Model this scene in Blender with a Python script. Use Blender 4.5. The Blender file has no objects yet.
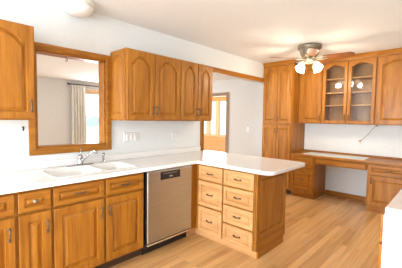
import bpy, bmesh, math, random
from mathutils import Vector, Matrix
random.seed(7)
C = bpy.context.scene.collection
SC = bpy.context.scene

# ------------------------------------------------------------------ camera
CAM = Vector((-.855, -2.842, 1.407))
yaw, pit, rol = .7585, -.0574, .0152
F = Vector((math.cos(pit)*math.cos(yaw), math.cos(pit)*math.sin(yaw), math.sin(pit)))
R = F.cross(Vector((0, 0, 1))).normalized(); U = R.cross(F)
R2 = R*math.cos(rol)+U*math.sin(rol); U2 = -R*math.sin(rol)+U*math.cos(rol)
cd = bpy.data.cameras.new('camera'); cam = bpy.data.objects.new('camera', cd); C.objects.link(cam)
cam.matrix_world = Matrix(((R2.x, U2.x, -F.x, CAM.x), (R2.y, U2.y, -F.y, CAM.y), (R2.z, U2.z, -F.z, CAM.z), (0, 0, 0, 1)))
cd.sensor_width = 36; cd.lens = 36*271.33/402; cd.clip_start = .02
SC.camera = cam
# ------------------------------------------------------------------ world, exposure
w = bpy.data.worlds.new('world'); SC.world = w; w.use_nodes = True
bg = w.node_tree.nodes['Background']; bg.inputs[0].default_value = (.93, .97, 1, 1); bg.inputs[1].default_value = 3
vs = SC.view_settings; vs.view_transform = 'Standard'; vs.look = 'None'; vs.gamma = 1; vs.use_curve_mapping = False
vs.exposure = .14
# ------------------------------------------------------------------ large lights (windows, daylight, one added living room fill)
def area(name, loc, d, sx, sy, e, col):
    l = bpy.data.lights.new(name, 'AREA'); l.shape = 'RECTANGLE'; l.size = sx; l.size_y = sy; l.energy = e; l.color = col
    o = bpy.data.objects.new(name, l); C.objects.link(o); o.location = loc
    o.rotation_euler = Vector(d).to_track_quat('-Z', 'Y').to_euler(); return o
area('daylight_left_window', (-4.38, -1.6, 1.15), (1, 0, -.02), 2.1, 1.9, 290, (.84, .92, 1))
area('daylight_front_window', (-2.6, -4.08, 1.55), (.1, 1, -.05), 1.9, 1.4, 26, (.84, .92, 1))
area('daylight_living_room', (2.95, 4.6, 1.2), (0, -1, 0), 1.15, 2.0, 80, (.95, .98, 1))
area('living_side_fill_light', (-4.38, 2.4, 1.3), (1, 0, 0), 1.9, 1.5, 170, (.88, .95, 1))  # added fill from an unseen side, brightens the living room
area('daylight_sunroom', (7.4, 4.2, 1.5), (-1, 0, 0), 3.0, 1.4, 150, (.97, .99, 1))

# ------------------------------------------------------------------ materials
def mat(name, col, rough=.5, metal=0, coat=0, emit=None, es=0):
    m = bpy.data.materials.new(name); m.use_nodes = True
    b = m.node_tree.nodes['Principled BSDF']
    b.inputs['Base Color'].default_value = (*col, 1); b.inputs['Roughness'].default_value = rough
    b.inputs['Metallic'].default_value = metal; b.inputs['Coat Weight'].default_value = coat; b.inputs['Coat Roughness'].default_value = .15
    if emit: b.inputs['Emission Color'].default_value = (*emit, 1); b.inputs['Emission Strength'].default_value = es
    return m
def noise_mat(name, c1, c2, scale=(6, 6, 6), rough=.6, metal=0, bump=0, coat=0, detail=4, obj=True, lo=.35, hi=.65):
    m = mat(name, c1, rough, metal, coat); nt = m.node_tree; N = nt.nodes; L = nt.links; b = N['Principled BSDF']
    tc = N.new('ShaderNodeTexCoord'); mp = N.new('ShaderNodeMapping'); mp.inputs['Scale'].default_value = scale
    n = N.new('ShaderNodeTexNoise'); n.inputs['Scale'].default_value = 1; n.inputs['Detail'].default_value = detail
    r = N.new('ShaderNodeValToRGB'); r.color_ramp.elements[0].color = (*c1, 1); r.color_ramp.elements[1].color = (*c2, 1)
    r.color_ramp.elements[0].position = lo; r.color_ramp.elements[1].position = hi
    L.new(tc.outputs['Object'], mp.inputs[0]); L.new(mp.outputs[0], n.inputs['Vector']); L.new(n.outputs['Fac'], r.inputs[0]); L.new(r.outputs[0], b.inputs['Base Color'])
    if bump:
        bp = N.new('ShaderNodeBump'); bp.inputs['Strength'].default_value = bump; bp.inputs['Distance'].default_value = .002
        L.new(n.outputs['Fac'], bp.inputs['Height']); L.new(bp.outputs[0], b.inputs['Normal'])
    return m
def oak(name, axis, c1=(.45, .178, .019), c2=(.255, .086, .0065), rough=.42):
    m = mat(name, c1, rough, 0, .06); m.node_tree.nodes['Principled BSDF'].inputs['Specular IOR Level'].default_value = .32; nt = m.node_tree; N = nt.nodes; L = nt.links; b = N['Principled BSDF']
    tc = N.new('ShaderNodeTexCoord'); oi = N.new('ShaderNodeObjectInfo')
    mu = N.new('ShaderNodeVectorMath'); mu.operation = 'SCALE'; mu.inputs[0].default_value = (13, 7, 5)
    L.new(oi.outputs['Random'], mu.inputs['Scale'])
    ad = N.new('ShaderNodeVectorMath'); L.new(tc.outputs['Object'], ad.inputs[0]); L.new(mu.outputs[0], ad.inputs[1])
    outs = []
    for k, (along, across) in enumerate(((1.6, 16), (5, 110))):
        mp = N.new('ShaderNodeMapping'); s = [across]*3; s[axis] = along; mp.inputs['Scale'].default_value = s
        n = N.new('ShaderNodeTexNoise'); n.inputs['Scale'].default_value = 1; n.inputs['Detail'].default_value = 3; n.inputs['Distortion'].default_value = .6 if k == 0 else .1
        L.new(ad.outputs[0], mp.inputs[0]); L.new(mp.outputs[0], n.inputs['Vector']); outs.append(n.outputs['Fac'])
    mx = N.new('ShaderNodeMix'); mx.data_type = 'FLOAT'; mx.inputs[0].default_value = .4
    L.new(outs[0], mx.inputs[2]); L.new(outs[1], mx.inputs[3])
    r = N.new('ShaderNodeValToRGB'); r.color_ramp.elements[0].color = (*c1, 1); r.color_ramp.elements[1].color = (*c2, 1)
    r.color_ramp.elements[0].position = .38; r.color_ramp.elements[1].position = .68
    L.new(mx.outputs[0], r.inputs[0]); L.new(r.outputs[0], b.inputs['Base Color'])
    bp = N.new('ShaderNodeBump'); bp.inputs['Strength'].default_value = .15; bp.inputs['Distance'].default_value = .001
    L.new(outs[1], bp.inputs['Height']); L.new(bp.outputs[0], b.inputs['Normal'])
    return m
def floor_mat(name):
    m = mat(name, (.6, .4, .2), .32, 0, .2); nt = m.node_tree; N = nt.nodes; L = nt.links; b = N['Principled BSDF']
    tc = N.new('ShaderNodeTexCoord'); br = N.new('ShaderNodeTexBrick')
    br.inputs['Scale'].default_value = 1; br.inputs['Brick Width'].default_value = 1.5; br.inputs['Row Height'].default_value = .072
    br.inputs['Mortar Size'].default_value = .0012; br.inputs['Mortar Smooth'].default_value = .2; br.offset = .37; br.offset_frequency = 2
    br.inputs['Color1'].default_value = (0, 0, 0, 1); br.inputs['Color2'].default_value = (1, 1, 1, 1); br.inputs['Mortar'].default_value = (.5, .5, .5, 1)
    L.new(tc.outputs['Object'], br.inputs['Vector'])
    mp = N.new('ShaderNodeMapping'); mp.inputs['Scale'].default_value = (1.5, 22, 22)
    ad = N.new('ShaderNodeVectorMath'); sc = N.new('ShaderNodeVectorMath'); sc.operation = 'SCALE'; sc.inputs['Scale'].default_value = 3
    L.new(br.outputs['Color'], sc.inputs[0]); L.new(tc.outputs['Object'], ad.inputs[0]); L.new(sc.outputs[0], ad.inputs[1]); L.new(ad.outputs[0], mp.inputs[0])
    n = N.new('ShaderNodeTexNoise'); n.inputs['Scale'].default_value = 1; n.inputs['Detail'].default_value = 4; n.inputs['Distortion'].default_value = .8
    L.new(mp.outputs[0], n.inputs['Vector'])
    r = N.new('ShaderNodeValToRGB'); e = r.color_ramp.elements
    e[0].color = (.76, .455, .19, 1); e[1].color = (.47, .235, .08, 1); e[0].position = .35; e[1].position = .75
    mx = N.new('ShaderNodeMix'); mx.data_type = 'FLOAT'; mx.inputs[0].default_value = .32
    L.new(n.outputs['Fac'], mx.inputs[2]); L.new(br.outputs['Color'], mx.inputs[3]); L.new(mx.outputs[0], r.inputs[0])
    dk = N.new('ShaderNodeMix'); dk.data_type = 'RGBA'; dk.blend_type = 'MULTIPLY'; dk.inputs[7].default_value = (.6, .5, .4, 1)
    L.new(br.outputs['Fac'], dk.inputs[0]); L.new(r.outputs[0], dk.inputs[6]); L.new(dk.outputs[2], b.inputs['Base Color'])
    return m
def glass_mat(name, tint=(.97, .98, .98), refl=1.0):
    m = bpy.data.materials.new(name); m.use_nodes = True; nt = m.node_tree; N = nt.nodes; L = nt.links; N.clear()
    o = N.new('ShaderNodeOutputMaterial'); mx = N.new('ShaderNodeMixShader'); t = N.new('ShaderNodeBsdfTransparent'); g = N.new('ShaderNodeBsdfGlossy')
    t.inputs[0].default_value = (*tint, 1); g.inputs['Roughness'].default_value = .03
    fr = N.new('ShaderNodeFresnel'); fr.inputs[0].default_value = 1.36 if refl > 1 else 1.45
    L.new(fr.outputs[0], mx.inputs[0]); L.new(t.outputs[0], mx.inputs[1]); L.new(g.outputs[0], mx.inputs[2]); L.new(mx.outputs[0], o.inputs[0])
    return m
OZ = oak('oak_upright_grain', 2); OX = oak('oak_grain_along_x', 0); OY = oak('oak_grain_along_y', 1)
OPALE = oak('pale_oak_drawer_fronts', 1, (.64, .355, .15), (.46, .225, .075))
OIN = oak('oak_cabinet_interior', 2, (.43, .235, .10), (.30, .15, .055), .5)
WALL = noise_mat('painted_wall', (.75, .785, .79), (.78, .81, .815), (30, 30, 30), .75, bump=.1)
LWALL = noise_mat('living_room_paint', (.62, .61, .59), (.65, .64, .62), (20, 20, 20), .8)
CEIL = noise_mat('ceiling_paint', (.83, .84, .84), (.86, .87, .87), (40, 40, 40), .9, bump=.2)
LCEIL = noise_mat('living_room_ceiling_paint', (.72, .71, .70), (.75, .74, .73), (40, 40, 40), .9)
FLOOR = floor_mat('oak_strip_floor')
COUNTER = noise_mat('solid_surface_counter', (.82, .82, .81), (.86, .86, .85), (90, 90, 90), .22, coat=.2)
SINKM = mat('white_enamel', (.86, .86, .84), .15, 0, .4)
STEEL = noise_mat('brushed_stainless', (.44, .46, .48), (.52, .54, .56), (3, 3, 160), .36, metal=1)
CHROME = mat('chrome', (.50, .50, .52), .12, 1)
NICKEL = mat('brushed_nickel', (.29, .255, .195), .42, .85)
PULL = mat('aged_pewter', (.16, .11, .07), .35, .75)
BLACK = mat('black_plastic', (.012, .012, .013), .35)
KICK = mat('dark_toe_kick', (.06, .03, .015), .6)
WHITEP = mat('white_plastic', (.80, .80, .78), .4)
GLASS = glass_mat('clear_window_glass'); CGLASS = glass_mat('cabinet_door_glass', (.96, .96, .96), 2)
FROST = mat('lit_frosted_shade', (.9, .85, .75), .4, emit=(1, .88, .68), es=6)
CREAM = mat('antique_cream_metal', (.62, .52, .38), .35, .5)
DOME = mat('ceiling_light_glass', (.87, .87, .86), .35)
FABRIC = noise_mat('curtain_linen', (.72, .69, .62), (.62, .59, .53), (60, 60, 6), .9)
ROD = mat('dark_bronze', (.06, .04, .035), .4, .6)
BLADE = oak('fan_blade_walnut', 0, (.25, .09, .03), (.15, .05, .015), .35)
SUNW = oak('sunroom_pine', 1, (.75, .48, .26), (.62, .36, .17), .5)
SUNT = mat('sunroom_cream_trim', (.80, .66, .50), .5)
BROWN = oak('doorway_brown_trim', 2, (.33, .22, .13), (.24, .15, .09), .5)
SNOW = noise_mat('snow', (.80, .84, .9), (.86, .9, .95), (1, 1, 1), .9)
SIDING = mat('house_siding', (.50, .60, .70), .8); ROOFM = mat('house_roof', (.30, .40, .50), .8)
INLAY = noise_mat('pale_laminate', (.74, .74, .70), (.78, .78, .74), (80, 80, 80), .3)
PINK = mat('pale_red_plug', (.78, .55, .50), .5)

# ------------------------------------------------------------------ mesh helpers (all in world metres)
def box(bm, x0, x1, y0, y1, z0, z1, bev=0, seg=1):
    x0, x1 = sorted((x0, x1)); y0, y1 = sorted((y0, y1)); z0, z1 = sorted((z0, z1))
    v = [bm.verts.new(p) for p in ((x0, y0, z0), (x1, y0, z0), (x1, y1, z0), (x0, y1, z0), (x0, y0, z1), (x1, y0, z1), (x1, y1, z1), (x0, y1, z1))]
    fs = [bm.faces.new([v[i] for i in q]) for q in ((3, 2, 1, 0), (4, 5, 6, 7), (0, 1, 5, 4), (1, 2, 6, 5), (2, 3, 7, 6), (3, 0, 4, 7))]
    if bev:
        es = list({e for f in fs for e in f.edges})
        bmesh.ops.bevel(bm, geom=es, offset=bev, segments=seg, affect='EDGES', profile=.5)
def tube(bm, pts, r, n=8, closed=False):
    pts = [Vector(p) for p in pts]; rings = []
    rr = r if isinstance(r, (list, tuple)) else [r]*len(pts)
    ref = None
    for i, p in enumerate(pts):
        d = (pts[min(i+1, len(pts)-1)]-pts[max(i-1, 0)]).normalized()
        if ref is None: ref = Vector((0, 0, 1)) if abs(d.z) < .9 else Vector((1, 0, 0))
        a = d.cross(ref).normalized(); b = a.cross(d).normalized(); ref = b
        rings.append([bm.verts.new(p+(a*math.cos(2*math.pi*k/n)+b*math.sin(2*math.pi*k/n))*rr[i]) for k in range(n)])
    for i in range(len(rings)-1):
        for k in range(n): bm.faces.new((rings[i][k], rings[i][(k+1) % n], rings[i+1][(k+1) % n], rings[i+1][k]))
    bm.faces.new(rings[0][::-1]); bm.faces.new(rings[-1])
def lathe(bm, prof, c=(0, 0, 0), n=24, M=None, cap=True):
    rings = []
    for r, z in prof:
        ring = []
        for k in range(n):
            p = Vector((r*math.cos(2*math.pi*k/n), r*math.sin(2*math.pi*k/n), z))
            if M: p = M @ p
            ring.append(bm.verts.new(p+Vector(c)))
        rings.append(ring)
    for i in range(len(rings)-1):
        for k in range(n): bm.faces.new((rings[i][k], rings[i][(k+1) % n], rings[i+1][(k+1) % n], rings[i+1][k]))
    if cap: bm.faces.new(rings[0][::-1]); bm.faces.new(rings[-1])
def obj(name, bm, m, parent=None, smooth=False, root=None):
    bmesh.ops.recalc_face_normals(bm, faces=bm.faces)
    me = bpy.data.meshes.new(name)
    off = Vector((0, 0, 0))
    if parent:
        q = parent
        while q: off += q.location; q = q.parent
        bmesh.ops.translate(bm, verts=bm.verts, vec=-off)
    bm.to_mesh(me); bm.free()
    o = bpy.data.objects.new(name, me); C.objects.link(o); me.materials.append(m)
    if parent: o.parent = parent
    if smooth:
        for p in me.polygons: p.use_smooth = True
    return o
def centre(o):
    """move a lone mesh's origin to the bottom middle of its own geometry"""
    vs_ = [v.co.copy() for v in o.data.vertices]
    c = Vector(((min(v.x for v in vs_)+max(v.x for v in vs_))/2, (min(v.y for v in vs_)+max(v.y for v in vs_))/2, min(v.z for v in vs_)))
    o.data.transform(Matrix.Translation(-c)); o.location = c
    for ch in o.children: ch.data.transform(Matrix.Identity(4))
    return o
def B(*boxes, bev=0):
    bm = bmesh.new()
    for b in boxes: box(bm, *b, bev=bev)
    return bm
def thing(name, label, cat, loc, group=None):
    o = bpy.data.objects.new(name, None); C.objects.link(o); o.location = loc; o.empty_display_size = .1
    o['label'] = label; o['category'] = cat
    if group: o['group'] = group
    return o
def tag(o, label, cat, group=None):
    o['label'] = label; o['category'] = cat
    if group: o['group'] = group
    return o
def struct(name, bm, m, parent=None):
    o = obj(name, bm, m, parent)
    if not parent: o['kind'] = 'structure'
    return o
# panels: built in a local (u, v, depth) frame then mapped.  face frames:
#   'S' faces -y : u->+x, depth->-y      'W' faces -x : u->-y, depth->-x      'N' faces +y : u->-x
def fmap(face, pos):
    if face == 'S': return lambda u, v, d: (u, pos-d, v)
    if face == 'N': return lambda u, v, d: (u, pos+d, v)
    if face == 'W': return lambda u, v, d: (pos-d, u, v)
def offset_loop(pts, d):
    n = len(pts); out = []
    for i in range(n):
        p0, p1, p2 = Vector(pts[i-1]), Vector(pts[i]), Vector(pts[(i+1) % n])
        a = (p1-p0).normalized(); b = (p2-p1).normalized()
        na, nb = Vector((-a.y, a.x)), Vector((-b.y, b.x)); m_ = (na+nb)
        m_ = m_.normalized() if m_.length > 1e-6 else na
        k = max(.4, m_.dot(na)); out.append(tuple(p1+m_*(d/k)))
    return out
def opening(u0, u1, v0, v1, fr, arch):
    a0, a1, b0, b1 = u0+fr, u1-fr, v0+fr, v1-fr
    if not arch:
        inner = [(a0, b0), (a1, b0), (a1, b1), (a0, b1)]; outer = [(u0, v0), (u1, v0), (u1, v1), (u0, v1)]
        return inner, outer
    rise = arch; n = 14; sh = b1-rise
    inner = [(a0, b0), (a1, b0)]; outer = [(u0, v0), (u1, v0)]
    for k in range(n+1):
        t = 1-2*k/n
        uu = (a0+a1)/2+t*(a1-a0)/2
        at = min(1, abs(t)/.86)
        vv = sh+rise*(math.cos(at*math.pi/2)**.75 if at < 1 else 0)
        inner.append((uu, vv)); outer.append(((u1 if k == 0 else u0 if k == n else uu), v1))
    return inner, outer
def bridge(bm, A, Bv):
    n = len(A)
    for i in range(n):
        q = (A[i], A[(i+1) % n], Bv[(i+1) % n], Bv[i])
        if len({v.co.to_tuple(6) for v in q}) >= 3: bm.faces.new(q)
def panel(face, pos, u0, u1, v0, v1, th=.025, fr=.058, arch=0, glass=False, bev=.022):
    """a framed raised-panel front; 'pos' is the plane it sits on, thickness comes towards the room"""
    f = fmap(face, pos); bm = bmesh.new()
    inner, outer = opening(u0, u1, v0, v1, fr, arch)
    ring = lambda L_, d: [bm.verts.new(f(a, b, d)) for a, b in L_]
    e = .003
    cu, cv = (u0+u1)/2, (v0+v1)/2
    shr = [(a+(e if a < cu else -e)*(1 if abs(a-u0) < 1e-6 or abs(a-u1) < 1e-6 else 0), b+(e if b < cv else -e)) for a, b in outer]
    back = ring(outer, .005); side = ring(outer, th-e); front = ring(shr, th); lip = ring(inner, th); groove = ring(offset_loop(inner, .004), th-.014)
    bridge(bm, back, side); bridge(bm, side, front); bridge(bm, front, lip); bridge(bm, lip, groove)
    if glass:
        bk = ring(offset_loop(inner, .006), .003); bridge(bm, groove, bk); bridge(bm, bk, back)
    else:
        g2 = ring(offset_loop(inner, .012), th-.014); fld = ring(offset_loop(inner, .012+bev), th-.001)
        bridge(bm, groove, g2); bridge(bm, g2, fld); bm.faces.new(fld); bm.faces.new(back[::-1])
    return bm
def pull(face, pos, u, v, vertical=False, length=.09):
    """arched bail pull with two backplates"""
    f = fmap(face, pos); bm = bmesh.new(); h = length/2
    P = (lambda a, d, s=0: f(u+s, v+a, d)) if vertical else (lambda a, d, s=0: f(u+a, v+s, d))
    for s in (-1, 1):
        for dr, k in ((.011, .003), (.006, .012)):
            c = P(s*h*.82, 0); t = P(s*h*.82, k); tube(bm, [c, t], dr, 8)
    pts = [P(s*h, .010+.014*math.cos(s*math.pi/2)**.6) for s in [i/5 for i in range(-5, 6)]]
    tube(bm, pts, [.0035+.0025*math.cos(i/5*math.pi/2) for i in range(-5, 6)], 6)
    for s in (-1, 1):
        tube(bm, [P(s*h*.98, .010), P(s*h*1.18, .008)], [.005, .002], 6)
    return bm
def knob_bm(face, pos, u, v, r=.016):
    f = fmap(face, pos); bm = bmesh.new()
    tube(bm, [f(u, v, d) for d in (0, .003, .004, .012, .016, .022, .027)], [r*.9, r*.9, r*.4, r*.4, r, r*.95, r*.45], 14)
    return bm
def door(parent, face, pos, u0, u1, v0, v1, hu=None, hv=None, arch=0, mat_=OZ, glass=False, label=None, vertical=True, fr=.058, name='door', bev=.025, length=.09):
    d = obj(name, panel(face, pos, u0, u1, v0, v1, arch=arch, glass=glass, fr=fr, bev=bev), mat_, parent)
    if glass:
        f = fmap(face, pos); bm = bmesh.new(); a = f(u0+fr*.8, v0+fr*.8, .004); b = f(u1-fr*.8, v1-.03, .008)
        box(bm, a[0], b[0], a[1], b[1], a[2], b[2]); g = obj('glass_pane', bm, CGLASS, d); g['label'] = 'clear glass pane in arched oak frame'
    if hu is not None:
        obj('handle', pull(face, pos+0, hu, hv, vertical, length) if False else pull_at(face, pos, hu, hv, vertical, length), PULL, d, True)
    return d
def pull_at(face, pos, u, v, vertical, length):
    off = .024
    p = pos-off if face in 'SW' else pos+off
    return pull(face, p, u, v, vertical, length)
def drawer(parent, face, pos, u0, u1, v0, v1, mat_, fr=.036, knob=None, length=.085, name='drawer', handle=True):
    d = obj(name, panel(face, pos, u0, u1, v0, v1, fr=fr, bev=.014), mat_, parent)
    p = pos-.024 if face in 'SW' else pos+.024
    if knob: 
        k = obj('knob', knob_bm(face, p, (u0+u1)/2, (v0+v1)/2), NICKEL, d, True)
    elif handle: obj('handle', pull(face, p, (u0+u1)/2, (v0+v1)/2, False, length), PULL, d, True)
    return d

# ================================================================== STRUCTURE
H = 2.5; LH = 2.37; YF = 4.7; XL = -4.5; YS = -4.2
struct('floor', B((XL, 4.62, YS, YF+.1, -.1, 0)), FLOOR)
struct('ceiling', B((XL-.1, 4.62, YS-.1, .13, H, H+.1)), CEIL)
struct('ceiling', B((XL-.1, 4.62, .13, YF+.12, LH, H+.1)), LCEIL)
# back wall with pass-through and wide cased opening
px0, px1, pz0, pz1 = -.085, .605, 1.10, 2.02
ox0, ox1, oz1 = 2.18, 4.16, 2.135
struct('wall_back', B((XL, px0, 0, .13, 0, H), (px0, px1, 0, .13, 0, pz0), (px0, px1, 0, .13, pz1, H), (px1, ox0, 0, .13, 0, H),
                      (ox0, ox1, 0, .13, oz1, H), (ox1, 4.5, 0, .13, 0, H)), WALL)
# right wall, continuing past the opening with a doorway to the sunroom
dy0, dy1, dz1 = 1.37, 2.25, 2.0
struct('wall_right', B((4.5, 4.62, YS, .0, 0, H)), WALL)
struct('wall_living_right', B((4.5, 4.62, .0, dy0, 0, H), (4.5, 4.62, dy1, YF, 0, H), (4.5, 4.62, dy0, dy1, dz1, H)), LWALL)
# left wall with a window and an added living room opening, front wall behind the camera with a window
struct('wall_left', B((XL-.1, XL, YS, -2.7, 0, H), (XL-.1, XL, -.7, 1.4, 0, H), (XL-.1, XL, 3.4, YF, 0, H), (XL-.1, XL, 1.4, 3.4, 0, .5), (XL-.1, XL, 1.4, 3.4, 2.1, H), (XL-.1, XL, -2.7, -.7, 0, .1), (XL-.1, XL, -2.7, -.7, 2.2, H)), WALL)
struct('wall_front', B((XL-.1, -3.6, YS-.1, YS, 0, H), (-1.6, 4.62, YS-.1, YS, 0, H), (-3.6, -1.6, YS-.1, YS, 0, .8), (-3.6, -1.6, YS-.1, YS, 2.3, H)), WALL)
# living room far wall with tall window
wx0, wx1, wz0, wz1 = 2.38, 3.6, .08, 2.09
struct('wall_far', B((XL, wx0, YF, YF+.12, 0, LH), (wx1, 4.62, YF, YF+.12, 0, LH), (wx0, wx1, YF, YF+.12, 0, wz0), (wx0, wx1, YF, YF+.12, wz1, LH)), LWALL)
def window(n, face, a0, a1, z0, z1, p, m, mull=1):
    """frame with mullions and a pane in a wall opening; face X = wall normal along x"""
    w_ = .05; bx = []
    def q(u0, u1, v0, v1, d0, d1): return (p+d0, p+d1, u0, u1, v0, v1) if face == 'X' else (u0, u1, p+d0, p+d1, v0, v1)
    bx += [q(a0, a0+w_, z0, z1, -.03, .03), q(a1-w_, a1, z0, z1, -.03, .03), q(a0+w_, a1-w_, z0, z0+w_, -.03, .03), q(a0+w_, a1-w_, z1-w_, z1, -.03, .03)]
    for k in range(1, mull+1):
        c = a0+(a1-a0)*k/(mull+1); bx.append(q(c-.022, c+.022, z0+w_, z1-w_, -.025, .025))
    o = struct(f'window_{n}', B(*bx), m)
    struct('pane', B(q(a0+.02, a1-.02, z0+.02, z1-.02, -.004, .004)), GLASS, o); return o
window(1, 'Y', wx0, wx1, wz0, wz1, YF+.06, SUNT, 0)
window(2, 'X', -2.7, -.7, .1, 2.2, XL-.06, WHITEP, 1)
window(3, 'Y', -3.6, -1.6, .8, 2.3, YS-.06, WHITEP, 1)
window(15, 'X', 1.4, 3.4, .5, 2.1, XL-.06, WHITEP, 1)  # unseen window added to go with the living room fill light
# casing of the far window
struct('trim_1', B((wx0-.07, wx0, YF-.02, YF, 0, wz1+.07), (wx1, wx1+.07, YF-.02, YF, 0, wz1+.07), (wx0, wx1, YF-.02, YF, wz1, wz1+.07)), SUNW)
# pass-through trim: jamb lining + mitred casing
def mitre_frame(x0, x1, z0, z1, w_, y0, y1):
    bm = bmesh.new()
    inn = [(x0, z0), (x1, z0), (x1, z1), (x0, z1)]; out = [(x0-w_, z0-w_), (x1+w_, z0-w_), (x1+w_, z1+w_), (x0-w_, z1+w_)]
    mid = [((a[0]*.75+b[0]*.25), (a[1]*.75+b[1]*.25)) for a, b in zip(inn, out)]
    L_ = [[bm.verts.new((a, y, b)) for a, b in q] for q, y in ((inn, y1), (inn, y0+.006), (mid, y0), (out, y0+.004), (out, y1))]
    for i in range(4): bridge(bm, L_[i], L_[i+1])
    bridge(bm, L_[4], L_[0]); return bm
fr = struct('trim_2', mitre_frame(px0+.004, px1-.004, pz0+.004, pz1-.004, .062, -.024, 0), OX)
struct('jamb_lining', B((px0, px0+.018, 0, .13, pz0, pz1), (px1-.018, px1, 0, .13, pz0, pz1), (px0, px1, 0, .13, pz0, pz0+.018), (px0, px1, 0, .13, pz1-.018, pz1)), OX, fr)
# wide opening trim: upright casing at the left, long header casing
struct('trim_3', B((ox0-.055, ox0, -.02, 0, .914, oz1+.08), (ox0, ox0+.018, 0, .13, .9, oz1-.0), bev=.002), OZ)
struct('trim_4', B((ox0, 3.912, -.02, 0, oz1, oz1+.078), bev=.003), OX)
# baseboards
struct('baseboard_right', B((4.483, 4.5, -1.87, -1.06, 0, .09), bev=.003), OY)
struct('baseboard_far', B((XL, wx0-.07, YF-.015, YF, 0, .09)), OX)
struct('baseboard_living', B((4.485, 4.5, .13, dy0-.08, 0, .09)), OY)
# doorway casing to the sunroom
struct('door_1', B((4.482, 4.5, dy0-.08, dy0, 0, dz1+.06), (4.482, 4.5, dy1, dy1+.08, 0, dz1+.06), (4.482, 4.5, dy0, dy1, dz1, dz1+.06),
                   (4.5, 4.62, dy0, dy0+.018, 0, dz1), (4.5, 4.62, dy1-.018, dy1, 0, dz1), (4.5, 4.62, dy0, dy1, dz1-.018, dz1)), BROWN)
# sunroom
SX, SY0, SY1 = 7.5, .6, 6.4
struct('floor', B((4.62, SX+.1, SY0, SY1, -.1, 0)), noise_mat('sunroom_pale_floor', (.75, .72, .67), (.8, .77, .73), (8, 8, 8), .6))
struct('ceiling', B((4.62, SX+.1, SY0-.1, SY1+.1, 2.45, 2.55)), SUNW)
struct('wall_sunroom_near', B((4.62, SX+.1, SY0-.1, SY0, 0, 2.45)), SUNW)
struct('wall_sunroom_far', B((4.62, SX+.1, SY1, SY1+.1, 0, 2.45)), SUNW)
struct('wall_sunroom_side', B((4.62, 4.74, YF+.1, SY1, 0, 2.45)), SUNW)
struct('wall_sunroom', B((SX, SX+.1, SY0, SY1, 0, .72), (SX, SX+.1, SY0, SY1, 2.12, 2.45)), SUNW)
posts = [SY0+.05, 1.2, 1.9, 2.6, 3.05, 3.65, 4.19, 4.68, 5.25, 5.85, SY1-.05]
bx = [(SX-.02, SX+.1, y-.09, y+.09, .72, 2.12) for y in posts]
struct('trim_5', B(*bx, (SX-.05, SX+.1, SY0, SY1, .70, .74), bev=.004), SUNT)
for k in range(len(posts)-1):
    o = struct(f'window_{4+k}', B((SX+.03, SX+.06, posts[k]+.09, posts[k]+.12, .74, 2.12), (SX+.03, SX+.06, posts[k+1]-.12, posts[k+1]-.09, .74, 2.12),
               (SX+.03, SX+.06, posts[k]+.12, posts[k+1]-.12, .74, .78), (SX+.03, SX+.06, posts[k]+.12, posts[k+1]-.12, 2.08, 2.12)), WHITEP)
    struct('pane', B((SX+.04, SX+.046, posts[k]+.1, posts[k+1]-.1, .75, 2.11)), GLASS, o)
# outdoors
struct('ground', B((-40, 60, -40, 60, -.6, -.5)), SNOW)
hs = thing('house', 'distant pale blue gabled house seen through the living room window', 'house', (12.2, 25, -.5))
obj('house_wall', B((10.6, 13.8, 25, 28, -.5, .55)), SIDING, hs)
bm = bmesh.new()
v = [bm.verts.new(p) for p in ((10.3, 24.8, .5), (14.1, 24.8, .5), (12.2, 24.8, 1.5), (10.3, 28.2, .5), (14.1, 28.2, .5), (12.2, 28.2, 1.5))]
for q in ((0, 1, 2), (5, 4, 3), (0, 2, 5, 3), (2, 1, 4, 5), (1, 0, 3, 4)): bm.faces.new([v[i] for i in q])
obj('house_roof', bm, ROOFM, hs)

# ================================================================== BASE CABINETS, SINK RUN
FY = -.605  # face-frame plane
def base_unit(label, x0, x1, fronts):
    t = thing('base_cabinet', label, 'cabinet', ((x0+x1)/2, -.3, 0), 'oak base cabinets along the sink wall')
    if x1 > .6: obj('carcass', B((x0, x1, FY, FY+.018, .1, .874), (x0, x0+.016, FY+.018, -.003, .1, .874), (x1-.016, x1, FY+.018, -.003, .1, .874), (x0+.016, x1-.016, FY+.018, -.003, .1, .118), (x0+.016, x1-.016, -.01, -.003, .118, .874)), OZ, t)
    else: obj('carcass', B((x0, x1, FY, -.003, .1, .874)), OZ, t)
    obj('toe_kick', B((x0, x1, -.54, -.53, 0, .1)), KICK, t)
    for k, (kind, a, b, c, d, *h) in enumerate(fronts):
        if kind == 'drawer': drawer(t, 'S', FY, a, b, c, d, OX, knob=h[0] if h else None, length=.1)
        else: door(t, 'S', FY, a, b, c, d, h[0], h[1])
    return t
base_unit('oak base cabinet under the counter at the far left edge, left of the round-knob drawer', -.86, -.385,
          [('drawer', -.85, -.395, .715, .858), ('door', -.85, -.395, .125, .695, -.43, .58)])
base_unit('narrow oak base cabinet whose top drawer has a round silver knob', -.385, -.153,
          [('drawer', -.372, -.163, .715, .858, True), ('door', -.372, -.163, .125, .695, -.19, .575)])
base_unit('wide oak sink base cabinet with two doors, left of the dishwasher', -.153, .685,
          [('drawer', -.142, .262, .715, .858), ('drawer', .284, .672, .715, .858),
           ('door', -.142, .262, .125, .695, .236, .58), ('door', .284, .672, .125, .695, .311, .58)])
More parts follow.
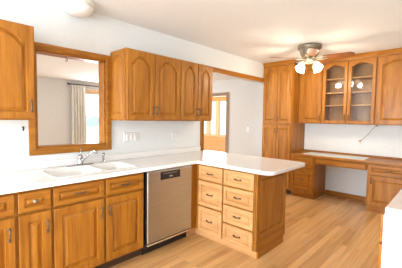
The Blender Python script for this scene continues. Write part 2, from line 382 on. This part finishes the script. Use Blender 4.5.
# dishwasher
t = thing('dishwasher', 'stainless steel dishwasher with black control window built under the counter', 'dishwasher', (1.01, -.3, 0))
d0, d1 = .705, 1.325
obj('tub_body', B((d0, d1, -.59, -.01, .1, .87)), BLACK, t)
dd = obj('door', B((d0+.004, d1-.004, -.645, -.592, .135, .866), bev=.006), STEEL, t)
obj('control_window', B((.868, 1.14, -.647, -.642, .765, .848), bev=.001), BLACK, dd)
grey = mat('grey_legend', (.35, .35, .36), .4)
obj('button_strip', B((.90, 1.09, -.6478, -.6465, .825, .829)), grey, dd)
obj('display', B((.985, 1.03, -.6478, -.6465, .785, .80)), grey, dd)
obj('bottom_trim', B((d0+.01, d1-.01, -.64, -.60, .105, .122), bev=.003), mat('bright_trim', (.75, .68, .55), .25, .8), t)
obj('toe_kick', B((d0, d1, -.56, -.545, 0, .1)), BLACK, t)
# ================================================================== PENINSULA
PX = 1.44
t = thing('drawer_cabinet', 'three-drawer oak cabinet in the inner corner beside the dishwasher', 'cabinet', (1.75, -.5, 0), 'peninsula drawer cabinets')
obj('carcass', B((PX, 2.055, -1.024, -.003, .085, .874)), OZ, t)
obj('corner_filler', B((1.328, PX, -.612, -.003, .1, .874), (1.432, PX+.001, -.652, -.612, .085, .874)), OZ, t)
obj('toe_kick', B((1.475, 1.485, -1.024, -.56, 0, .085), (1.33, 1.48, -.56, -.55, 0, .1)), OPALE, t)
for a, b in ((.703, .862), (.400, .685), (.092, .380)): drawer(t, 'W', PX, -1.016, -.662, a, b, OPALE, fr=.042)
t = thing('drawer_cabinet', 'four-drawer oak cabinet with dark end panel at the open end of the peninsula', 'cabinet', (1.75, -1.23, 0), 'peninsula drawer cabinets')
obj('carcass', B((PX, 2.055, -1.425, -1.025, .085, .874)), OZ, t)
obj('toe_kick', B((1.475, 1.485, -1.425, -1.025, 0, .085)), OPALE, t)
for a, b in ((.700, .862), (.498, .683), (.296, .481), (.090, .279)): drawer(t, 'W', PX, -1.412, -1.034, a, b, OPALE, fr=.038)
ep = obj('end_panel', panel('S', -1.425, PX-.001, 2.057, .19, .874, th=.018, fr=.06, bev=.012), OZ, t)
obj('end_panel_base', B((1.475, 2.02, -1.443, -1.425, 0, .19), (PX-.001, 1.475, -1.443, -1.425, .085, .19), (2.02, 2.057, -1.443, -1.425, .085, .19)), OX, t)
# ================================================================== COUNTERTOP with sink cut-outs
def rrect(x0, x1, y0, y1, r, n=5):
    pts = []
    for cx, cy, a in ((x1-r, y0+r, -90), (x1-r, y1-r, 0), (x0+r, y1-r, 90), (x0+r, y0+r, 180)):
        for k in range(n+1):
            t_ = math.radians(a+90*k/n); pts.append((cx+r*math.cos(t_), cy+r*math.sin(t_)))
    return pts
def arc(cx, cy, r, a0, a1, n=8): return [(cx+r*math.cos(math.radians(a0+(a1-a0)*k/n)), cy+r*math.sin(math.radians(a0+(a1-a0)*k/n))) for k in range(n+1)]
sx0, sx1, sy0, sy1 = -.10, .68, -.55, -.14
outline = [(-.86, -.002), (-.86, -.648)] + [(1.37, -.648)] + arc(1.37, -.688, .04, 90, 0, 6) + arc(1.50, -1.51, .09, 180, 270) + arc(2.17, -1.50, .10, 270, 360) + [(2.27, -.002)]
def flat_slab(name, outer, holes, z0, z1, m, bevel=.006, parent=None):
    cu = bpy.data.curves.new(name, 'CURVE'); cu.dimensions = '2D'; cu.fill_mode = 'BOTH'
    for L_ in [outer]+holes:
        s = cu.splines.new('POLY'); s.points.add(len(L_)-1); s.use_cyclic_u = True
        for p, q in zip(s.points, L_): p.co = (q[0], q[1], 0, 1)
    cu.extrude = (z1-z0)/2-bevel; cu.bevel_depth = bevel; cu.bevel_resolution = 2; cu.offset = -bevel
    tmp = bpy.data.objects.new(name, cu); C.objects.link(tmp)
    dg = bpy.context.evaluated_depsgraph_get(); dg.update()
    me = bpy.data.meshes.new_from_object(tmp.evaluated_get(dg)); bpy.data.objects.remove(tmp); bpy.data.curves.remove(cu)
    me.materials.clear(); me.materials.append(m)
    o = bpy.data.objects.new(name, me); C.objects.link(o)
    me.transform(Matrix.Translation((0, 0, (z0+z1)/2)))
    if parent: o.parent = parent; me.transform(Matrix.Translation(-parent.location))
    return o
ct = flat_slab('countertop', outline, [rrect(sx0, sx1, sy0, sy1, .06)], .876, .914, COUNTER)
tag(ct, 'white L-shaped countertop running from the sink wall out over the peninsula', 'countertop')
bs = obj('backsplash', B((-.86, 2.12, -.022, -.002, .9145, .985), bev=.004), COUNTER, ct)
# sink
t = thing('sink', 'white double-bowl sink set into the white countertop', 'sink', (.29, -.345, .914))
xm = .33
flat_slab('rim', rrect(sx0-.018, sx1+.018, sy0-.018, sy1+.018, .075), [rrect(sx0+.012, xm-.015, sy0+.012, sy1-.012, .06), rrect(xm+.015, sx1-.012, sy0+.012, sy1-.012, .06)], .9142, .9202, SINKM, .0025, t)
for a, b in ((sx0+.012, xm-.015), (xm+.015, sx1-.012)):
    bm = bmesh.new(); rings = []
    for z, i, r in ((.9175, 0, .06), (.90, .004, .058), (.79, .015, .055), (.765, .03, .05), (.755, .06, .04)):
        rings.append([bm.verts.new((x, y, z)) for x, y in rrect(a+i, b-i, sy0+.012+i, sy1-.012-i, r)])
    for i in range(4): bridge(bm, rings[i], rings[i+1])
    bm.faces.new(rings[-1])
    bo = obj('bowl', bm, SINKM, t, True)
    bm = bmesh.new(); lathe(bm, [(.042, 0), (.04, .004), (.02, .002), (.005, .001)], ((a+b)/2, (sy0+sy1)/2, .7555), 16); obj('drain', bm, CHROME, bo, True)
# faucet
t = thing('faucet', 'chrome single-lever faucet with angled spout behind the sink', 'faucet', (.285, -.085, .914))
bm = bmesh.new(); box(bm, .155, .415, -.112, -.058, .9142, .926, bev=.008, seg=2); obj('base_plate', bm, CHROME, t, True)
bm = bmesh.new(); lathe(bm, [(.028, .924), (.026, .94), (.022, .96), (.022, .985), (.025, 1.0), (.020, 1.018), (.008, 1.026)], (.285, -.085, 0), 18); obj('body', bm, CHROME, t, True)
bm = bmesh.new(); tube(bm, [(.285, -.085, .945), (.31, -.10, .975), (.345, -.125, 1.015), (.375, -.15, 1.05), (.393, -.168, 1.062), (.404, -.178, 1.052), (.407, -.181, 1.03)], [.014, .013, .0115, .011, .012, .013, .013], 12); obj('spout', bm, CHROME, t, True)
bm = bmesh.new(); tube(bm, [(.285, -.085, 1.02), (.287, -.08, 1.04), (.297, -.07, 1.07), (.310, -.06, 1.09)], [.011, .008, .006, .008], 10); obj('lever', bm, CHROME, t, True)
t = thing('sprayer', 'small chrome side sprayer standing right of the faucet', 'sprayer', (.53, -.085, .914))
bm = bmesh.new(); lathe(bm, [(.024, .9142), (.022, .925), (.014, .935), (.013, .945)], (.53, -.085, 0), 16); obj('holder', bm, CHROME, t, True)
bm = bmesh.new(); tube(bm, [(.53, -.085, .942), (.53, -.085, .97), (.53, -.087, 1.0), (.53, -.098, 1.018)], [.010, .011, .014, .013], 12); obj('spray_head', bm, CHROME, t, True)

# ================================================================== UPPER CABINETS, SINK WALL
UY = -.311; UT = 2.128; UB = 1.372
def upper(label, x0, x1, doors, grp='oak wall cabinets above the sink counter', side_panel=False):
    t = thing('wall_cabinet', label, 'cabinet', ((x0+x1)/2, -.15, UB), grp)
    obj('carcass', B((x0, x1, UY, -.002, UB, UT), bev=.0015), OZ, t)
    for a, b, hu in doors: door(t, 'S', UY, a, b, UB+.012, UT-.012, hu, UB+.115, arch=.085, fr=.052)
    if side_panel:
        f = obj('side_panel', panel_side(x0, -.30, -.01, UB+.012, UT-.012), OZ, t)
    return t
def panel_side(x, y0, y1, z0, z1):
    bm = panel('W', x, y0, y1, z0, z1, th=.012, fr=.045, arch=.06, bev=.02); return bm
upper('oak wall cabinet cut off by the left edge, left of the pass-through window', -.62, -.168, [(-.61, -.178, -.205)])
upper('oak wall cabinet with two wide arched doors, right of the pass-through window', .669, 1.419, [(.672, 1.022, 1.0), (1.032, 1.414, 1.054)], side_panel=True)
upper('oak wall cabinet with two narrow arched doors, nearest the wide opening', 1.421, 2.017, [(1.426, 1.722, 1.70), (1.732, 2.010, 1.753)])

# ================================================================== PANTRY
PF = 3.92
t = thing('pantry_cabinet', 'tall oak pantry cabinet with four arched doors in the corner', 'cabinet', (4.2, -.31, 0))
obj('carcass', B((PF, 4.498, -.62, -.003, .1, 2.42)), OZ, t)
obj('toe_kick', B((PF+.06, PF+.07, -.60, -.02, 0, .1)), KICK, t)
for a, b, hu in ((-.312, -.018, -.288), (-.607, -.320, -.345)):
    door(t, 'W', PF, a, b, 1.335, 2.40, hu, 1.43, arch=.06, fr=.05)
    door(t, 'W', PF, a, b, .125, 1.30, hu, 1.20, arch=0, fr=.05)
def crown(pts_y, xf, z0=2.42, z1=2.498, ret=None):
    bm = bmesh.new(); y0, y1 = pts_y
    prof = [(0, z0), (-.010, z0+.006), (-.014, z0+.02), (-.04, z1-.016), (-.046, z1-.008), (-.046, z1), (.0, z1)]
    a = [bm.verts.new((xf+p, y0+(p if ret else 0), z)) for p, z in prof]; b = [bm.verts.new((xf+p, y1, z)) for p, z in prof]
    bridge(bm, a, b); bm.faces.new(a[::-1]); bm.faces.new(b); return bm
obj('crown_moulding', crown((-.622, -.003), PF, ret=True), OY, t)
# ================================================================== UPPERS, DESK WALL
GF = 4.189
def wcab(label, y1, y0, glass):
    t = thing('wall_cabinet' if not glass else 'display_cabinet', label, 'cabinet', (4.33, (y0+y1)/2, 1.345))
    th = .018
    if glass:
        obj('carcass', B((GF, 4.498, y0, y0+th, 1.345, 2.42), (GF, 4.498, y1-th, y1, 1.345, 2.42), (GF, 4.498, y0, y1, 1.345, 1.363), (GF, 4.498, y0, y1, 2.40, 2.42),
                         (4.488, 4.498, y0, y1, 1.345, 2.42)), OIN, t)
        obj('face_frame', B((GF-.001, GF+.018, y0, y0+.035, 1.345, 2.42), (GF-.001, GF+.018, y1-.035, y1, 1.345, 2.42), (GF-.001, GF+.018, y0+.035, y1-.035, 1.345, 1.385), (GF-.001, GF+.018, y0+.035, y1-.035, 2.37, 2.42), (GF-.001, GF+.018, (y0+y1)/2-.012, (y0+y1)/2+.012, 1.385, 2.37)), OZ, t)
        for z in (1.655, 1.875, 2.115): obj('shelf', B((GF+.03, 4.487, y0+th, y1-th, z, z+.022), bev=.003), OPALE, t)
    else: obj('carcass', B((GF, 4.498, y0, y1, 1.345, 2.42)), OZ, t)
    obj('crown_moulding', crown((y0, y1), GF), OY, t); return t
t = wcab('oak wall cabinet with one solid arched door, left of the glass doors', -.622, -1.048, False)
door(t, 'W', GF, -1.04, -.66, 1.357, 2.40, -1.015, 1.45, arch=.06)
t = wcab('oak display cabinet with two arched glass doors above the desk', -1.05, -1.868, True)
door(t, 'W', GF, -1.452, -1.055, 1.357, 2.40, -1.428, 1.46, arch=.045, glass=True, fr=.046)
door(t, 'W', GF, -1.862, -1.464, 1.357, 2.40, -1.488, 1.46, arch=.045, glass=True, fr=.046)
t = wcab('oak wall cabinet at the right edge beside the glass doors', -1.87, -2.40, False)
door(t, 'W', GF, -2.39, -1.885, 1.357, 2.40, -2.36, 1.45, arch=.06)
# ================================================================== DESK
DF = 3.92; DT = .792
g = 'oak cabinets under the desk top'
t = thing('desk_cabinet', 'oak two-drawer cabinet under the desk top beside the pantry', 'cabinet', (4.2, -.84, 0), g)
obj('carcass', B((DF, 4.498, -1.052, -.622, .085, DT-.037)), OZ, t); obj('toe_kick', B((DF+.05, DF+.06, -1.052, -.63, 0, .085)), OY, t)
obj('side_base', B((DF+.05, 4.498, -1.052, -1.04, 0, .085)), OX, t)
drawer(t, 'W', DF, -1.035, -.645, .555, .742, OY, fr=.04, knob=None, length=.07); drawer(t, 'W', DF, -1.035, -.645, .16, .53, OY, fr=.045, length=.07)
t = thing('desk_cabinet', 'oak cabinet with a drawer over a door under the right end of the desk top', 'cabinet', (4.2, -2.1, 0), g)
obj('carcass', B((DF, 4.498, -2.40, -1.858, .085, DT-.037)), OZ, t); obj('toe_kick', B((DF+.05, DF+.06, -2.40, -1.858, 0, .085)), OY, t)
drawer(t, 'W', DF, -2.385, -1.885, .60, .742, OY, fr=.035); door(t, 'W', DF, -2.385, -1.885, .12, .58, -1.915, .50)
t = thing('desk', 'long oak-edged desk top with pale laminate inlay over the knee space', 'desk', (4.2, -1.5, 0))
obj('top', B((DF-.03, 4.498, -2.40, -.622, DT-.035, DT), bev=.004), OY, t)
bm = bmesh.new(); v = [bm.verts.new(p) for p in ((3.95, -1.79, 0), (4.42, -1.79, 0), (4.42, -.80, 0), (3.95, -.80, 0))]; bm.faces.new(v)
bmesh.ops.translate(bm, verts=bm.verts, vec=(0, 0, DT+.0005)); r_ = bmesh.ops.extrude_face_region(bm, geom=bm.faces[:]); bmesh.ops.translate(bm, verts=[q for q in r_['geom'] if isinstance(q, bmesh.types.BMVert)], vec=(0, 0, .002))
x = obj('writing_surface', bm, INLAY, t); x['label'] = 'pale laminate inlay'
obj('back_edge', B((4.478, 4.498, -2.40, -.622, DT+.0005, DT+.03), bev=.004), OY, t)
obj('pencil_drawer', panel('W', DF+.004, -1.85, -1.06, .645, .752, fr=.006, bev=.004), OY, t)
obj('apron', B((DF+.005, 4.40, -1.856, -1.054, .66, .754)), OZ, t)

# ================================================================== CABINET RUN AT THE RIGHT EDGE
t = thing('base_cabinet', 'base cabinet with a plain white end panel cut off by the right edge', 'cabinet', (1.6, -2.85, 0))
ex = 1.0; ey = -2.56
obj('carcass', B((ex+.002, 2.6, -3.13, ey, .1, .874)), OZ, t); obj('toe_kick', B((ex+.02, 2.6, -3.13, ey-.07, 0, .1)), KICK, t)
obj('end_panel', B((ex-.012, ex+.002, -3.13, ey+.004, 0, .874)), WHITEP, t)
for a, b in ((ex+.01, ex+.5), (ex+.52, ex+1.04)):
    drawer(t, 'N', ey, a, b, .70, .862, OX); door(t, 'N', ey, a, b, .12, .685, b-.04, .58)
ct2 = obj('countertop', B((ex-.012, 2.62, -3.14, ey, .876, .914), bev=.005), COUNTER)
tag(ct2, 'short white countertop over the cabinet at the right edge', 'countertop'); centre(ct2)

# ================================================================== CEILING FAN
fx, fy = 3.17, -1.2
t = thing('ceiling_fan', 'nickel ceiling fan with brown blades and a cluster of lit tulip shades', 'ceiling fan', (fx, fy, 2.5))
bm = bmesh.new(); lathe(bm, [(.155, 2.4995), (.165, 2.49), (.165, 2.455), (.155, 2.445), (.135, 2.43), (.13, 2.38), (.115, 2.345), (.09, 2.325), (.05, 2.32)], (fx, fy, 0), 32); obj('motor_housing', bm, NICKEL, t, True)
bm = bmesh.new(); lathe(bm, [(.05, 2.322), (.065, 2.31), (.075, 2.285), (.06, 2.25), (.035, 2.235), (.012, 2.225)], (fx, fy, 0), 20); kit = obj('light_kit', bm, CREAM, t, True)
for k in range(5):
    a = math.radians(-80+72*k)
    M = Matrix.Translation((fx, fy, 2.312)) @ Matrix.Rotation(a, 4, 'Z') @ Matrix.Rotation(math.radians(-13), 4, 'X')
    bm = bmesh.new(); pts = [(.19, -.055)] + [(.52+.07*math.cos(q), .068*math.sin(q)) for q in [math.radians(-90+180*i/8) for i in range(9)]] + [(.19, .055)]
    lo = [bm.verts.new(M @ Vector((p, q, -.004))) for p, q in pts]; hi = [bm.verts.new(M @ Vector((p, q, .004))) for p, q in pts]
    bm.faces.new(lo[::-1]); bm.faces.new(hi); bridge(bm, lo, hi)
    bl = obj('blade', bm, BLADE, t)
    bm = bmesh.new()
    for s_ in (-1, 1): tube(bm, [M @ Vector(q) for q in ((.05, s_*.012, 0), (.12, s_*.022, -.016), (.17, s_*.045, -.014), (.24, s_*.035, -.009))], .0075, 6)
    obj('blade_bracket', bm, CREAM, bl, True)
for k in range(4):
    a = math.radians(-23+90*k); d = Vector((math.cos(a), math.sin(a), 0))
    c = Vector((fx, fy, 2.235))+d*.105
    bm = bmesh.new(); tube(bm, [Vector((fx, fy, 2.265))+d*.04, Vector((fx, fy, 2.275))+d*.07, c+Vector((0, 0, .01)), c+d*.012+Vector((0, 0, -.012))], [.010, .010, .012, .022], 10); obj('lamp_arm', bm, CREAM, t, True)
    ax = (d*.72+Vector((0, 0, -1))).normalized(); M = ax.to_track_quat('Z', 'Y').to_matrix().to_4x4()
    bm = bmesh.new(); lathe(bm, [(.020, 0), (.030, .012), (.042, .035), (.050, .060), (.053, .085), (.064, .108), (.062, .109), (.050, .084), (.047, .060), (.039, .036), (.02, .014)], tuple(c+d*.01), 20, M, False)
    sh = obj('lamp_shade', bm, FROST, t, True); sh['label'] = 'glowing frosted glass tulip shade'
    l = bpy.data.lights.new('fan_bulb', 'POINT'); l.energy = 9; l.color = (1, .84, .64); l.shadow_soft_size = .05
    lo = bpy.data.objects.new('fan_bulb', l); C.objects.link(lo); lo.location = c+ax*.15
# dome light
t = thing('ceiling_light', 'round white flush dome light on the ceiling above the sink', 'ceiling light', (.25, -.155, 2.5))
bm = bmesh.new(); lathe(bm, [(.145, 2.4995), (.15, 2.49), (.148, 2.465), (.13, 2.46)], (.25, -.155, 0), 32); obj('mounting_ring', bm, WHITEP, t, True)
bm = bmesh.new(); lathe(bm, [(.14, 2.462), (.135, 2.43), (.115, 2.40), (.08, 2.38), (.03, 2.372), (.005, 2.371)], (.25, -.155, 0), 32); obj('glass_dome', bm, DOME, t, True)

# ================================================================== WALL FITTINGS
t = thing('switch_plate', 'wide white switch plate under the wall cabinets, left of the smaller one', 'switch plate', (.92, 0, 1.11))
obj('plate', B((.825, 1.02, -.007, -.0005, 1.11, 1.225), bev=.002), WHITEP, t)
for k in range(3): obj('rocker', B((.853+k*.055, .883+k*.055, -.012, -.006, 1.135, 1.20), bev=.002), SINKM, t)
t = thing('outlet_plate', 'small white outlet plate on the wall nearer the wide opening', 'outlet', (1.61, 0, 1.10))
obj('plate', B((1.55, 1.67, -.007, -.0005, 1.105, 1.225), bev=.002), WHITEP, t)
for a in (1.58, 1.64):
    for z in (1.14, 1.185): obj('socket', B((a-.014, a+.014, -.010, -.006, z-.014, z+.014), bev=.002), SINKM, t)
t = thing('outlet_plate', 'white outlet plate on the wall above the desk with a cord plugged in', 'outlet', (4.5, -1.6, 1.0))
obj('plate', B((4.493, 4.4995, -1.645, -1.56, .995, 1.11), bev=.002), WHITEP, t)
x = obj('plug', B((4.465, 4.494, -1.62, -1.585, 1.03, 1.075), bev=.004), PINK, t); x['label'] = 'pale red plug'
bm = bmesh.new(); tube(bm, [(4.46, -1.603, 1.055), (4.44, -1.65, 1.08), (4.38, -1.74, 1.17), (4.31, -1.82, 1.27), (4.27, -1.88, 1.335)], .003, 6)
x = tag(obj('cord', bm, PULL), 'thin cord slanting from the wall cabinet down to the outlet above the desk', 'cord'); centre(x)
x = tag(obj('cord_clip', B((4.24, 4.30, -1.90, -1.86, 1.320, 1.3445), bev=.004), PULL), 'small dark clip under the right end of the glass cabinet', 'clip'); centre(x)
t = thing('switch_plate', 'small white switch plate on the grey wall beyond the wide opening', 'switch plate', (4.5, .72, 1.11))
obj('plate', B((4.493, 4.4995, .68, .76, 1.11, 1.225), bev=.002), WHITEP, t); obj('toggle', B((4.483, 4.494, .715, .725, 1.155, 1.18)), SINKM, t)
bm = bmesh.new(); tube(bm, [(.205, .03, 2.0015), (.205, .03, 1.985), (.215, .03, 1.975), (.215, .03, 1.96), (.200, .03, 1.955), (.196, .03, 1.965)], .004, 6)
x = tag(obj('ceiling_hook', bm, PULL, None, True), 'small metal hook hanging from the top of the pass-through frame', 'hook'); centre(x)
bm = bmesh.new(); tube(bm, [(-.19, -.001, 1.305), (-.19, -.03, 1.305), (-.19, -.035, 1.29), (-.19, -.02, 1.275)], .007, 6)
x = tag(obj('wall_hook', bm, BLACK, None, True), 'small dark hook on the wall under the left wall cabinet', 'hook'); centre(x)

# ================================================================== LIVING ROOM CURTAIN
t = thing('curtain_rod', 'dark curtain rod across the top of the living room window', 'curtain rod', (2.9, 4.6, 2.2))
bm = bmesh.new(); tube(bm, [(1.95, 4.60, 2.262), (4.1, 4.60, 2.262)], .014, 10); obj('rod', bm, ROD, t, True)
for xx in (1.93, 4.12):
    bm = bmesh.new(); lathe(bm, [(.006, -.028), (.02, -.018), (.028, 0), (.02, .018), (.006, .028)], (xx, 4.60, 2.262), 12); obj('finial', bm, ROD, t, True)
for xx in (1.99, 4.05): obj('bracket', B((xx-.008, xx+.008, 4.60, 4.699, 2.24, 2.255)), ROD, t)
def curtain(x0, x1, label, seed):
    random.seed(seed); bm = bmesh.new(); n = 60; rows = []
    for z, sp in ((2.235, 1), (2.20, .98), (1.6, .96), (.9, .98), (.03, 1.02)):
        c = (x0+x1)/2
        rows.append([(c+(x0+(x1-x0)*k/n-c)*sp, 4.60+.030*math.sin(k/n*math.pi*2*5.5)*(1 if z < 2.1 else .7)+.008*math.sin(k*.9+z*2), z) for k in range(n+1)])
    vv = [[bm.verts.new(p) for p in r] for r in rows]
    vb = [[bm.verts.new((p[0], p[1]+.004, p[2])) for p in r] for r in rows]
    for i in range(4):
        for k in range(n):
            bm.faces.new((vv[i][k], vv[i][k+1], vv[i+1][k+1], vv[i+1][k])); bm.faces.new((vb[i][k], vb[i+1][k], vb[i+1][k+1], vb[i][k+1]))
    for k in (0, n):
        for i in range(4): bm.faces.new((vv[i][k], vv[i+1][k], vb[i+1][k], vb[i][k]))
    o = obj('curtain', bm, FABRIC, None, True); tag(o, label, 'curtain', 'living room curtains'); centre(o)
curtain(1.99, 2.40, 'cream curtain gathered at the left side of the living room window', 1)
